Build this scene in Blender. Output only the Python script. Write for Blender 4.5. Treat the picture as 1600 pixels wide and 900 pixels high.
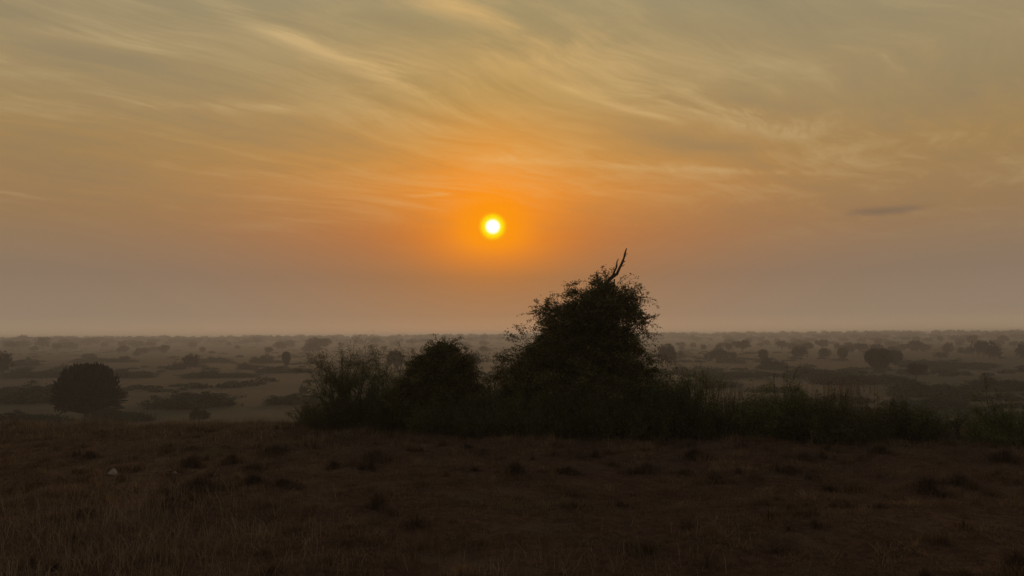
import bpy, math, random
import numpy as np
from mathutils import Vector, Matrix

for o in list(bpy.data.objects): bpy.data.objects.remove(o)
R = math.radians
sc = bpy.context.scene
col = sc.collection

# ------------------------------------------------------------------ camera
CAM = Vector((0.0, 0.0, 2.5))
LENS = 26.0
F = 1600 * LENS / 36.0
PITCH, ROLL = 3.67, -0.40
camd = bpy.data.cameras.new('camera'); camd.lens = LENS; camd.sensor_width = 36
camd.clip_start = 0.1; camd.clip_end = 60000
cam = bpy.data.objects.new('camera', camd); col.objects.link(cam)
CM = Matrix.Rotation(R(90 + PITCH), 4, 'X') @ Matrix.Rotation(R(ROLL), 4, 'Z')
cam.matrix_world = Matrix.Translation(CAM) @ CM
sc.camera = cam

def ray(px, py):
    return (CM @ Vector(((px - 800) / F, (450 - py) / F, -1.0))).normalized()

SUN = ray(770, 354)
SUN_EL = math.asin(SUN.z); SUN_AZ = math.atan2(SUN.x, SUN.y)

sc.render.engine = 'CYCLES'
sc.cycles.use_denoising = True
try: sc.cycles.denoiser = 'OPENIMAGEDENOISE'
except Exception: pass
sc.cycles.volume_bounces = 2
sc.cycles.max_bounces = 6
sc.cycles.diffuse_bounces = 2
sc.cycles.glossy_bounces = 1
sc.cycles.transmission_bounces = 2
sc.cycles.transparent_max_bounces = 8
sc.view_settings.view_transform = 'Standard'
sc.view_settings.look = 'None'
sc.view_settings.exposure = 0.0
sc.view_settings.gamma = 1.0
sc.view_settings.use_curve_mapping = False

def lin(r, g, b):
    def f(c):
        c /= 255.0
        return c / 12.92 if c <= 0.04045 else ((c + 0.055) / 1.055) ** 2.4
    return (f(r), f(g), f(b), 1.0)

# ------------------------------------------------------------------ world: dusty sunrise sky with cirrus
world = bpy.data.worlds.new('World'); sc.world = world; world.use_nodes = True
NT = world.node_tree; NT.nodes.clear()

class G:
    """small expression helper over a node tree"""
    def __init__(s, nt): s.nt = nt
    def n(s, t, **k):
        x = s.nt.nodes.new(t)
        for a, b in k.items(): setattr(x, a, b)
        return x
    def put(s, sock, v):
        if hasattr(v, 'is_output') or isinstance(v, bpy.types.NodeSocket): s.nt.links.new(v, sock)
        else: sock.default_value = v
    def m(s, op, a, b=0.0, c=0.0, clamp=False):
        x = s.n('ShaderNodeMath', operation=op, use_clamp=clamp)
        s.put(x.inputs[0], a); s.put(x.inputs[1], b); s.put(x.inputs[2], c)
        return x.outputs[0]
    def add(s, a, b): return s.m('ADD', a, b)
    def sub(s, a, b): return s.m('SUBTRACT', a, b)
    def mul(s, a, b): return s.m('MULTIPLY', a, b)
    def div(s, a, b): return s.m('DIVIDE', a, b)
    def ss(s, v, a, b):
        x = s.n('ShaderNodeMapRange', interpolation_type='SMOOTHSTEP')
        s.put(x.inputs[0], v); x.inputs[1].default_value = a; x.inputs[2].default_value = b
        return x.outputs[0]
    def lr(s, v, a, b, c, d):
        x = s.n('ShaderNodeMapRange'); s.put(x.inputs[0], v)
        for i, q in enumerate((a, b, c, d)): x.inputs[i + 1].default_value = q
        return x.outputs[0]
    def gauss(s, v, w, p=2.0):      # exp(-(|v|/w)^p)
        return s.m('EXPONENT', s.mul(s.m('POWER', s.div(s.m('ABSOLUTE', v), w), p), -1.0))
    def mix(s, f, a, b, blend='MIX'):
        x = s.n('ShaderNodeMix', data_type='RGBA', blend_type=blend)
        s.put(x.inputs[0], f); s.put(x.inputs[6], a); s.put(x.inputs[7], b)
        return x.outputs[2]
    def comb(s, a, b, c=0.0):
        x = s.n('ShaderNodeCombineXYZ'); s.put(x.inputs[0], a); s.put(x.inputs[1], b); s.put(x.inputs[2], c)
        return x.outputs[0]
    def noise(s, v, scale=1.0, detail=4.0, rough=0.5, dist=0.0):
        x = s.n('ShaderNodeTexNoise'); s.put(x.inputs['Vector'], v)
        x.inputs['Scale'].default_value = scale; x.inputs['Detail'].default_value = detail
        x.inputs['Roughness'].default_value = rough; x.inputs['Distortion'].default_value = dist
        return x.outputs[0]
    def ramp(s, v, stops):
        x = s.n('ShaderNodeValToRGB'); cr = x.color_ramp; cr.interpolation = 'B_SPLINE' if len(stops) > 3 else 'LINEAR'
        cr.interpolation = 'EASE' if False else 'CARDINAL' if False else 'LINEAR'
        while len(cr.elements) < len(stops): cr.elements.new(0.5)
        for e, (p, c) in zip(cr.elements, stops): e.position = p; e.color = c
        s.put(x.inputs[0], v); return x.outputs[0]

g = G(NT)
tc = g.n('ShaderNodeTexCoord').outputs['Generated']
sep = g.n('ShaderNodeSeparateXYZ'); NT.links.new(tc, sep.inputs[0])
dx, dy, dz = sep.outputs
dot = g.n('ShaderNodeVectorMath', operation='DOT_PRODUCT'); NT.links.new(tc, dot.inputs[0]); dot.inputs[1].default_value = SUN
ang = g.mul(g.m('ARCCOSINE', g.m('MINIMUM', dot.outputs['Value'], 1.0)), 57.29578)          # degrees from the sun
el = g.mul(g.m('ARCSINE', dz), 57.29578)

def er(stops): return [(e / 50.0, lin(*c)) for e, c in stops]
el01 = g.div(g.m('MAXIMUM', el, 0.0), 50.0)
far = g.ramp(el01, er([(0, (168,143,114)), (1.5, (146,127,107)), (4.5, (138,118,99)), (8.5, (150,121,86)), (13, (160,130,85)),
                       (17.5, (160,138,100)), (24, (156,142,110)), (34, (140,137,122)), (50, (118,123,126))]))
near = g.ramp(el01, er([(0, (188,142,104)), (1.5, (170,126,88)), (4.5, (170,115,66)), (7.5, (200,116,46)), (11, (232,146,52)), (14, (214,150,68)),
                        (18, (186,148,86)), (24, (166,146,104)), (34, (146,138,120)), (50, (120,124,126))]))
# stretch sideways: what counts is mostly the azimuth away from the sun
daz = g.m('ABSOLUTE', g.sub(g.mul(g.m('ARCTAN2', dx, dy), 57.29578), math.degrees(SUN_AZ)))
wide = g.gauss(daz, 15.5, 1.6)
base = g.mix(wide, far, near)
dele = g.sub(el, math.degrees(SUN_EL))
dele = g.mul(dele, g.lr(dele, -4.0, 2.0, 1.75, 1.0))
ange = g.m('SQRT', g.add(g.mul(daz, daz), g.mul(dele, dele)))
glow = g.gauss(ange, 5.2, 2.0)
base = g.mix(g.mul(glow, 0.92), base, lin(255, 146, 16))

# clouds: thin cirrus on a flat layer, projected to a plane one unit up
zz = g.m('MAXIMUM', dz, 0.03)
U = g.div(dx, zz); V = g.div(dy, zz)
P0 = g.comb(U, V)
wn = g.n('ShaderNodeTexNoise'); NT.links.new(P0, wn.inputs['Vector']); wn.inputs['Scale'].default_value = 0.55; wn.inputs['Detail'].default_value = 3
ws = g.n('ShaderNodeSeparateColor'); NT.links.new(wn.outputs['Color'], ws.inputs[0])
Uw = g.add(U, g.mul(g.sub(ws.outputs[0], 0.5), 1.1)); Vw = g.add(V, g.mul(g.sub(ws.outputs[1], 0.5), 1.1))
ca, sa = math.cos(R(50)), math.sin(R(50))
along = g.add(g.mul(Uw, ca), g.mul(Vw, sa)); cross = g.sub(g.mul(Vw, ca), g.mul(Uw, sa))
n1 = g.noise(g.comb(g.mul(along, 0.42), g.mul(cross, 2.1), 3.1), 1.0, 7, 0.62)
n2 = g.noise(g.comb(g.mul(along, 1.7), g.mul(cross, 8.5), 8.7), 1.0, 8, 0.70)
n3 = g.noise(g.comb(g.mul(Uw, 1.0), g.mul(Vw, 1.0), 1.7), 0.8, 5, 0.55)
cl = g.add(g.add(g.mul(g.sub(n1, 0.5), 2.1), g.mul(g.sub(n2, 0.5), 1.6)), g.mul(g.sub(n3, 0.5), 2.6))
def uv(px, py):
    d = ray(px, py); return d.x / d.z, d.y / d.z
def streak(ax, ay, bx, by, wpx, amp, soft=0.5):
    """a long wisp between two points of the sky layer; width in the layer's own units"""
    global cl
    (u0, v0), (u1, v1) = uv(ax, ay), uv(bx, by)
    L = math.hypot(u1 - u0, v1 - v0); tx, ty = (u1 - u0) / L, (v1 - v0) / L
    mx, my = uv((ax + bx) / 2, (ay + by) / 2); m2x, m2y = uv((ax + bx) / 2, (ay + by) / 2 + wpx)
    w = abs((m2x - mx) * -ty + (m2y - my) * tx) + 1e-4
    su = g.sub(g.add(U, g.mul(g.sub(ws.outputs[0], 0.5), 0.35 * soft)), u0)
    sv = g.sub(g.add(V, g.mul(g.sub(ws.outputs[2], 0.5), 0.35 * soft)), v0)
    t = g.div(g.add(g.mul(su, tx), g.mul(sv, ty)), L)
    s_ = g.sub(g.mul(sv, tx), g.mul(su, ty))
    body = g.mul(g.gauss(g.add(s_, g.mul(g.sub(n2, 0.5), w * 2.0)), w, 2.0), g.gauss(g.sub(t, 0.5), 0.52, 4.0))
    if amp == 0: return body
    cl = g.add(cl, g.mul(g.mul(body, g.lr(n2, 0.3, 0.7, 0.5, 1.3)), amp))
streak(-20, 32, 285, 92, 13, 0.75); streak(20, 70, 265, 105, 14, -0.6)
streak(305, -5, 480, 75, 16, 0.6); streak(420, 50, 640, 140, 14, 0.75); streak(540, 90, 760, 205, 22, 0.55)
streak(560, 150, 750, 205, 9, -0.55)
streak(860, 130, 1050, 190, 8, 0.9); streak(930, 140, 1250, 214, 20, 0.85); streak(1020, 195, 1150, 222, 12, 0.5)
streak(1130, 150, 1260, 175, 14, -0.55); streak(960, 195, 1140, 235, 20, -0.7)
streak(660, -5, 800, 50, 14, 0.7); streak(1270, 50, 1400, 110, 16, 0.45)
streak(960, 262, 1300, 272, 5, 0.45, 0.1); streak(700, 245, 1010, 262, 6, 0.5, 0.1); streak(640, 306, 702, 303, 3.0, 1.2, 0.0)
wisp = streak(1325, 332, 1440, 326, 6.5, 0, 0.0); streak(760, 95, 1010, 120, 26, 0.5); streak(820, 60, 1000, 90, 14, 0.4); streak(560, 20, 700, 60, 16, -0.5); streak(800, 200, 1080, 250, 22, -0.4); streak(480, 150, 700, 215, 18, 0.35); streak(200, 165, 480, 175, 10, 0.4, 0.2)
fade = g.mul(g.ss(el, 7.5, 17.0), 1.0)
fade = g.add(fade, g.mul(g.gauss(g.sub(el, 10.5), 3.2, 2.0), 0.45))
cl = g.mul(cl, fade)
light = g.m('MAXIMUM', g.m('MINIMUM', cl, 1.4), 0.0); dark = g.m('MAXIMUM', g.m('MINIMUM', g.mul(cl, -1.0), 1.2), 0.0)
cloudcol = g.mix(wide, lin(208, 183, 136), lin(232, 186, 116))
base = g.mix(g.mul(light, 0.45), base, cloudcol)
base = g.mix(g.mul(dark, 0.38), base, g.mix(wide, lin(118, 114, 98), lin(136, 116, 84)))
base = g.mix(g.mul(wisp, 0.5), base, lin(104, 94, 84))
# inner aureole and the veiled disc
base = g.mix(g.gauss(ange, 2.75, 3.2), base, lin(255, 150, 2))
base = g.mix(g.gauss(ang, 0.95, 7.0), base, (1.0, 0.80, 0.0, 1))
base = g.mix(g.gauss(ang, 0.50, 5.0), base, (2.0, 1.8, 1.5, 1))
# away from the sun the morning sky is still dim: the Nishita sky carries it
sky = g.n('ShaderNodeTexSky', sky_type='NISHITA'); sky.sun_disc = False
sky.sun_elevation = SUN_EL; sky.sun_rotation = SUN_AZ; sky.dust_density = 6; sky.air_density = 2
skyc = g.mix(1.0, (0, 0, 0, 1), sky.outputs[0])
nsk = g.n('ShaderNodeVectorMath', operation='SCALE'); NT.links.new(sky.outputs[0], nsk.inputs[0]); nsk.inputs[3].default_value = 0.05
front = g.sub(1.0, g.ss(ang, 38.0, 95.0))
DIM = 0.72
dimmed = g.mix(1.0, base, (DIM, DIM * 1.05, DIM * 1.25, 1), 'MULTIPLY')
dimmed = g.mix(0.25, dimmed, nsk.outputs[0])
base = g.mix(front, dimmed, base)
base = g.mix(g.ss(el, -0.5, -3.0) if False else g.m('SUBTRACT', 1.0, g.ss(el, -4.0, -0.3)), base, lin(70, 58, 46))
bg = g.n('ShaderNodeBackground'); NT.links.new(base, bg.inputs[0]); bg.inputs[1].default_value = 1.0
out = g.n('ShaderNodeOutputWorld'); NT.links.new(bg.outputs[0], out.inputs[0])
world.cycles.sampling_method = 'MANUAL'; world.cycles.sample_map_resolution = 1024

# ------------------------------------------------------------------ sun, veiled by dust
sd = bpy.data.lights.new('sun', 'SUN'); sd.energy = 0.6; sd.angle = R(1.5); sd.color = (1.0, 0.62, 0.32)
so = bpy.data.objects.new('sun', sd); col.objects.link(so)
so.rotation_euler = SUN.to_track_quat('Z', 'Y').to_euler()

# ------------------------------------------------------------------ materials
def mat(name, c1, c2, c3=None, scale=1.0, rough=0.9, trans=0.0, bump=0.0, attr=False, seed=0.0):
    m = bpy.data.materials.new(name); m.use_nodes = True; nt = m.node_tree; nt.nodes.clear(); q = G(nt)
    pos = q.n('ShaderNodeNewGeometry').outputs['Position']
    nz = q.noise(pos, scale, 5, 0.6)
    c = q.mix(q.ss(nz, 0.36, 0.64), (*c1, 1), (*c2, 1))
    if c3:
        nb = q.noise(pos, scale * 0.17 + seed, 3, 0.5)
        c = q.mix(q.ss(nb, 0.48, 0.68), c, (*c3, 1))
    if attr:
        a = q.n('ShaderNodeAttribute', attribute_name='tint').outputs['Fac']
        hsv = q.n('ShaderNodeHueSaturation'); q.put(hsv.inputs['Color'], c); q.put(hsv.inputs['Value'], q.lr(a, 0, 1, 0.4, 1.65)); q.put(hsv.inputs['Hue'], q.lr(a, 0, 1, 0.49, 0.51))
        c = hsv.outputs[0]
    b = q.n('ShaderNodeBsdfPrincipled'); q.put(b.inputs['Base Color'], c); b.inputs['Roughness'].default_value = rough
    b.inputs['Specular IOR Level'].default_value = 0.15
    if bump:
        bn = q.n('ShaderNodeBump'); bn.inputs['Distance'].default_value = bump
        q.put(bn.inputs['Height'], q.noise(pos, scale * 6, 6, 0.65)); q.put(b.inputs['Normal'], bn.outputs[0])
    s = b.outputs[0]
    if trans:
        t = q.n('ShaderNodeBsdfTranslucent'); q.put(t.inputs[0], c); mx = q.n('ShaderNodeMixShader'); mx.inputs[0].default_value = trans
        nt.links.new(s, mx.inputs[1]); nt.links.new(t.outputs[0], mx.inputs[2]); s = mx.outputs[0]
    o = q.n('ShaderNodeOutputMaterial'); nt.links.new(s, o.inputs[0])
    return m

M_leaf = mat('leaf', (.10, .092, .036), (.15, .13, .050), scale=1.3, trans=0.18, attr=True)
M_weed = mat('weed_leaf', (.095, .108, .036), (.14, .15, .052), (.12, .095, .048), scale=0.9, trans=0.2, attr=True)
M_bark = mat('bark', (.06, .045, .034), (.10, .075, .055), scale=6, bump=0.01)
M_dead = mat('dead_wood', (.07, .045, .035), (.11, .075, .055), scale=9, bump=0.01)
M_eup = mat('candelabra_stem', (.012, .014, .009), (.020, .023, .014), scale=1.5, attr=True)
M_far = mat('plain_foliage', (.018, .021, .013), (.032, .036, .020), scale=0.2, attr=True)
M_scrub = mat('scrub_foliage', (.030, .042, .018), (.046, .062, .026), (.048, .048, .026), scale=0.05, attr=True)
M_grass = mat('dry_grass', (.095, .056, .031), (.20, .122, .068), (.11, .084, .043), scale=0.9, trans=0.15, attr=True)
M_tall = mat('pale_straw', (.20, .14, .085), (.27, .19, .12), scale=1.2, trans=0.15, attr=True)
M_tus = mat('tussock_grass', (.10, .062, .040), (.15, .095, .058), scale=1.5, trans=0.1, attr=True)
M_bone = mat('weathered_stone', (.26, .21, .16), (.42, .36, .29), scale=12, bump=0.01)

def ground_mat():
    m = bpy.data.materials.new('savanna_ground'); m.use_nodes = True; nt = m.node_tree; nt.nodes.clear(); q = G(nt)
    pos = q.n('ShaderNodeNewGeometry').outputs['Position']
    s = q.n('ShaderNodeSeparateXYZ'); nt.links.new(pos, s.inputs[0])
    fine = q.noise(pos, 7.0, 8, 0.7); mid = q.noise(pos, 0.8, 6, 0.62); big = q.noise(q.comb(q.mul(s.outputs[0], 0.55), s.outputs[1], 0), 0.022, 6, 0.6)
    near = q.mix(q.ss(fine, 0.38, 0.62), (.060, .032, .019, 1), (.115, .060, .036, 1))
    near = q.mix(q.mul(q.ss(mid, 0.5, 0.68), 0.6), near, (.13, .085, .05, 1))
    farc = q.mix(q.ss(big, 0.42, 0.60), (.090, .068, .040, 1), (.048, .050, .028, 1))
    farc = q.mix(q.mul(q.ss(q.noise(pos, 0.3, 5, 0.6), 0.45, 0.65), 0.45), farc, (.050, .035, .022, 1))
    c = q.mix(q.ss(s.outputs[1], 22, 60), near, farc)
    b = q.n('ShaderNodeBsdfPrincipled'); q.put(b.inputs['Base Color'], c); b.inputs['Roughness'].default_value = 1.0; b.inputs['Specular IOR Level'].default_value = 0.05
    bn = q.n('ShaderNodeBump'); bn.inputs['Distance'].default_value = 0.05; q.put(bn.inputs['Height'], q.add(fine, mid)); q.put(b.inputs['Normal'], bn.outputs[0])
    o = q.n('ShaderNodeOutputMaterial'); nt.links.new(b.outputs[0], o.inputs[0]); return m
M_ground = ground_mat()

# ------------------------------------------------------------------ terrain
rngN = np.random.default_rng(5)
_waves = [(rngN.uniform(0, 6.28), rngN.uniform(0.8, 1.25), rngN.uniform(0, 6.28)) for _ in range(60)]
def wav(x, y, wl, k0, n=6):
    s = 0
    for i in range(n):
        a, f, p = _waves[(k0 + i) % 60]
        kk = 6.283 / wl * f
        s = s + np.sin((x * math.cos(a) + y * math.sin(a)) * kk + p)
    return s / n
def edge(x):                        # where the foreground shelf breaks off
    return np.clip(21.2 - np.where(x < 0, 0.045, 0.20) * np.clip(x, -30, 30), 18.6, 24.0) + 0.5 * wav(x, 0, 14, 3)
def H(x, y):
    x = np.asarray(x, float); y = np.asarray(y, float)
    r = np.hypot(x, y)
    near = 0.030 * wav(x, y, 1.2, 50) + 0.06 * wav(x, y, 2.6, 0) + 0.09 * wav(x, y, 6.5, 10)
    d = y - edge(x)
    t = np.clip(d / 26.0, 0, None)
    drop = -9.6 * (1 - np.exp(-t * t * 0.55 - t * 0.75))
    fade = np.clip(1 - d / 30, 0, 1)
    far = np.clip((r - 90) / 300, 0, 1) * 0.9 * wav(x, y, 260, 20) + np.clip((r - 60) / 60, 0, 1) * 0.22 * wav(x, y, 45, 30)
    rise = 7.8 * np.clip((r - 750) / 800, 0, 1) ** 1.2
    return near * fade + drop + rise * np.clip(d / 300, 0, 1) + far * np.clip(d / 60, 0, 1)

def new_mesh_obj(name, V_, F_, mats, tint=None, smooth=True, parent=None):
    """V_ (n,3) array, F_ list of (array (m,k)) faces"""
    me = bpy.data.meshes.new(name)
    V_ = np.asarray(V_, np.float32)
    me.vertices.add(len(V_)); me.vertices.foreach_set('co', V_.ravel())
    loops = np.concatenate([f.ravel() for f in F_]).astype(np.int32)
    counts = np.concatenate([np.full(len(f), f.shape[1], np.int32) for f in F_])
    starts = np.concatenate([[0], np.cumsum(counts)[:-1]]).astype(np.int32)
    me.loops.add(len(loops)); me.loops.foreach_set('vertex_index', loops)
    me.polygons.add(len(counts)); me.polygons.foreach_set('loop_start', starts)
    me.polygons.foreach_set('use_smooth', np.full(len(counts), smooth))
    if tint is not None:
        a = me.attributes.new('tint', 'FLOAT', 'POINT'); a.data.foreach_set('value', np.asarray(tint, np.float32))
    me.update(calc_edges=True); me.validate()
    me.materials.append(mats)
    o = bpy.data.objects.new(name, me); col.objects.link(o)
    if parent is not None: o.parent = parent
    return o

def tag(o, label=None, cat=None, group=None, kind=None):
    if label: o['label'] = label
    if cat: o['category'] = cat
    if group: o['group'] = group
    if kind: o['kind'] = kind
    return o

NA = 1080
rr = np.concatenate([[0.6], np.geomspace(2.5, 12, 40), np.linspace(12.25, 30, 72), np.geomspace(31, 400, 90), np.geomspace(420, 14000, 50)])
aa = np.linspace(0, 2 * math.pi, NA, endpoint=False)
RR, AA = np.meshgrid(rr, aa, indexing='ij')
X = RR * np.sin(AA); Y = RR * np.cos(AA); Z = H(X, Y)
idx = np.arange(len(rr) * NA).reshape(len(rr), NA)
q_ = np.stack([idx[:-1], np.roll(idx, -1, 1)[:-1], np.roll(idx, -1, 1)[1:], idx[1:]], -1).reshape(-1, 4)[:, ::-1]
Vg = np.stack([X, Y, Z], -1).reshape(-1, 3); Vg = np.vstack([Vg, [[0, 0, float(H(0, 0))]]])
fan = np.stack([idx[0], np.full(NA, len(Vg) - 1), np.roll(idx[0], -1)], -1)[:, ::-1]
ground = new_mesh_obj('ground', Vg, [q_, fan], M_ground); tag(ground, kind='structure', label='reddish brown savanna shelf dropping to a wide hazy plain', cat='ground')

def hit(px, py, tmin=3.0, tmax=9000):
    """the point of the terrain seen at that place of the photograph"""
    d = ray(px, py); t = np.geomspace(tmin, tmax, 4000)
    p = np.outer(t, np.array(d)) + np.array(CAM)
    b = np.nonzero(p[:, 2] < H(p[:, 0], p[:, 1]))[0]
    i = b[0] if len(b) else len(t) - 1
    return p[i], t[i]

# ------------------------------------------------------------------ shape builders
class MB:
    def __init__(s): s.V = []; s.Q = []; s.T = []; s.tint = []; s.n = 0
    def addv(s, v, tint):
        s.V.append(v); s.tint.append(np.broadcast_to(tint, len(v)).astype(np.float32) if np.ndim(tint) == 0 else tint)
        k = s.n; s.n += len(v); return k
    def tube(s, pts, rad, sides=5, tint=0.5):
        pts = np.asarray(pts, float); n = len(pts); rad = np.broadcast_to(rad, n)
        tan = np.gradient(pts, axis=0); tan /= np.linalg.norm(tan, axis=1)[:, None] + 1e-9
        ref = np.array([0.31, 0.95, 0.05]) if abs(tan[:, 2]).mean() > 0.5 else np.array([0.1, 0.05, 1.0])
        u = np.cross(tan, ref); u /= np.linalg.norm(u, axis=1)[:, None] + 1e-9; w = np.cross(tan, u)
        th = np.linspace(0, 2 * math.pi, sides, endpoint=False)
        ring = pts[:, None] + rad[:, None, None] * (np.cos(th)[None, :, None] * u[:, None] + np.sin(th)[None, :, None] * w[:, None])
        k = s.addv(np.vstack([ring.reshape(-1, 3), pts[-1:]]), tint)
        i = np.arange(n * sides).reshape(n, sides) + k; j = np.roll(i, -1, 1)
        s.Q.append(np.stack([i[:-1], j[:-1], j[1:], i[1:]], -1).reshape(-1, 4))
        s.T.append(np.stack([i[-1], j[-1], np.full(sides, k + n * sides)], -1))
    def leaves(s, c, rng, L=0.05, W=0.02, up=0.0, dirs=None, tint=None):
        """one pointed diamond leaf per centre"""
        c = np.asarray(c, float); n = len(c)
        if n == 0: return
        d = rng.normal(size=(n, 3)) if dirs is None else np.asarray(dirs, float) + rng.normal(size=(n, 3)) * 0.45
        d[:, 2] += up; d /= np.linalg.norm(d, axis=1)[:, None] + 1e-9
        e = np.cross(d, rng.normal(size=(n, 3))); e /= np.linalg.norm(e, axis=1)[:, None] + 1e-9
        l = (L * rng.uniform(0.6, 1.35, n))[:, None]; w = (W * rng.uniform(0.7, 1.3, n))[:, None]
        nn = np.cross(d, e) * w * 0.5
        v = np.stack([c - d * l * 0.5, c + e * w * 0.5 + nn * 0.4, c + d * l * 0.5, c - e * w * 0.5 + nn * 0.4], 1).reshape(-1, 3)
        if tint is None: tint = rng.uniform(0, 1, n)
        k = s.addv(v, np.repeat(np.broadcast_to(tint, n), 4)); s.Q.append(np.arange(n * 4).reshape(n, 4) + k)
    def blades(s, b, h, rng, w=0.004, lean=0.35, tint=None):
        n = len(b); a = rng.uniform(0, 6.283, n); ld = np.stack([np.cos(a), np.sin(a), np.zeros(n)], 1)
        a2 = a + 1.57 + rng.normal(size=n) * 0.7; sd_ = np.stack([np.cos(a2), np.sin(a2), np.zeros(n)], 1)
        h = np.broadcast_to(h, n)[:, None]; w = np.broadcast_to(w, n)[:, None]; le = np.abs(rng.normal(size=(n, 1))) * lean * h
        up = np.array([0, 0, 1.0])
        m = b + up * h * 0.55 + ld * le * 0.3; t = b + up * h * 0.98 + ld * le
        v = np.stack([b - sd_ * w, b + sd_ * w, m + sd_ * w * 0.8, m - sd_ * w * 0.8, t], 1).reshape(-1, 3)
        if tint is None: tint = rng.uniform(0, 1, n)
        k = s.addv(v, np.repeat(tint, 5)); i = np.arange(n)[:, None] * 5 + k
        s.Q.append(i + np.array([[0, 1, 2, 3]])); s.T.append(i + np.array([[3, 2, 4]]))
    def build(s, name, m, parent=None, smooth=False):
        Fs = []
        if s.Q: Fs.append(np.vstack(s.Q))
        if s.T: Fs.append(np.vstack(s.T))
        return new_mesh_obj(name, np.vstack(s.V), Fs, m, np.concatenate(s.tint), smooth, parent)

def empty(name, loc, rz=0.0):
    o = bpy.data.objects.new(name, None); col.objects.link(o); o.location = loc; o.rotation_euler.z = rz; o.empty_display_size = 0.1
    return o
def copy_thing(t, loc, rz, s):
    c = t.copy(); col.objects.link(c); c.location = loc; c.rotation_euler.z = rz; c.scale = s
    for ch in t.children:
        d = ch.copy(); col.objects.link(d); d.parent = c
    return c

def blob_points(blobs, n, rng, shell=0.55, rough=0.2):
    """points spread through (mostly the outer part of) a union of ellipsoids with a ragged surface; blobs: cx,cy,cz,rx,ry,rz"""
    B = np.array(blobs, float); vol = (B[:, 3] * B[:, 4] * B[:, 5]) ** 0.667; k = rng.choice(len(B), n, p=vol / vol.sum())
    d = rng.normal(size=(n, 3)); d /= np.linalg.norm(d, axis=1)[:, None]
    r = shell + (1 - shell) * rng.uniform(0, 1, n) ** 0.6
    ph = d * 3.1 + k[:, None]
    lump = 1 + rough * (np.sin(ph[:, 0] * 2.3 + ph[:, 2] * 1.7) * np.sin(ph[:, 1] * 2.9 + k) + 0.5 * np.sin(ph[:, 2] * 5 + ph[:, 0] * 4))
    return B[k, :3] + d * (r * lump)[:, None] * B[k, 3:]

def clumps(blobs, ncl, per, rng, sig, shell=0.3, rough=0.22):
    c = blob_points(blobs, ncl, rng, shell, rough); s_ = sig * rng.uniform(0.55, 1.35, (ncl, 1, 1))
    p = c[:, None] + rng.normal(size=(ncl, per, 3)) * s_ * np.array([1, 1, 0.75])
    return p.reshape(-1, 3)

def spray(lf, st, p, d, L, rng, n=26, droop=0.5, leaf=0.05, r0=0.006):
    """an arching twig with leaves along it"""
    d = np.asarray(d, float); d /= np.linalg.norm(d) + 1e-9; t = np.linspace(0, 1, 7)[:, None]
    side = np.cross(d, [0, 0, 1.0]) * rng.normal() * 0.25
    pts = np.asarray(p) + d * L * t + side * L * t * t + np.array([0, 0, -1.0]) * droop * L * t * t
    lf.tube(pts, np.linspace(r0, r0 * 0.3, 7), 3, tint=0.2)
    u = rng.uniform(0.1, 1, n); i = np.clip((u * 6).astype(int), 0, 5); f = (u * 6 - i)[:, None]
    c = pts[i] * (1 - f) + pts[i + 1] * f + rng.normal(size=(n, 3)) * leaf * 0.55
    lf.leaves(c, rng, leaf, leaf * 0.42)

# ------------------------------------------------------------------ big creeper-covered bush with the dead branch
def W(px, py, dist):                # a point at that place of the photograph, dist metres forward
    d = ray(px, py); return np.array(CAM) + np.array(d) * (dist / d.y)
def foot(px, py):
    p, d = hit(px, py); y = float(p[1])
    if y > 25:                      # the foot hides behind the shelf's edge: stand it on the edge
        q = ray(px, py); y = float(edge(20 * q.x / q.y)) - 0.4; return y * q.x / q.y, y
    return float(p[0]), y
def bush_from_outline(name, label, cat, base_px, base_py, dist, blobs, nleaf, nspray, seed, leaf=0.055, group=None, spray_z=0.4, depth=0.9, L=(0.25, 0.6), stems=14):
    rng = np.random.default_rng(seed)
    gx, gy = foot(base_px, base_py); dist = gy; gz = float(H(gx, gy)); org = np.array([gx, gy, gz])
    k = dist / F
    B = []
    for (px, py, rx, ry, dd) in blobs:
        c = W(px, py, dist + dd) - org; B.append((*c, rx * k, max(rx, ry) * k * depth * 0.8, ry * k))
    root = empty(name, org); tag(root, label, cat, group)
    lf, st = MB(), MB()
    lf.leaves(blob_points(np.array(B) * [1, 1, 1, .86, .86, .86], nleaf // 2, rng, 0.3, 0.2), rng, leaf, leaf * 0.45)
    lf.leaves(clumps(np.array(B) * [1, 1, 1, .94, .94, .94], nleaf // 190, 120, rng, 0.085, 0.55, 0.3), rng, leaf, leaf * 0.45)
    Bn = np.array(B)
    for _ in range(nspray):
        b = Bn[rng.integers(len(Bn))]; d = rng.normal(size=3); d[2] = abs(d[2]) * spray_z + rng.normal() * 0.25; d /= np.linalg.norm(d)
        spray(lf, st, b[:3] + d * b[3:] * 0.85, d + np.array([0, 0, 0.25]), rng.uniform(*L), rng, rng.integers(14, 34), rng.uniform(0.1, 0.8), leaf * 0.9)
    for _ in range(stems):          # stems from the root into the mass
        b = Bn[rng.integers(len(Bn))]; tgt = b[:3] + rng.normal(size=3) * 0.3 * b[3:]
        s0 = np.array([rng.normal() * 0.25, rng.normal() * 0.25, -0.1]); t = np.linspace(0, 1, 8)[:, None]
        bow = np.array([0, 0, 1.0]) * np.sin(t * 3.14) * 0.25 * (abs(tgt[2]) + 0.3)
        st.tube(s0 + (tgt - s0) * t + bow + rng.normal(size=(8, 3)) * 0.03, np.linspace(0.045, 0.012, 8), 5)
    return root, lf, st, rng, org, dist

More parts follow.
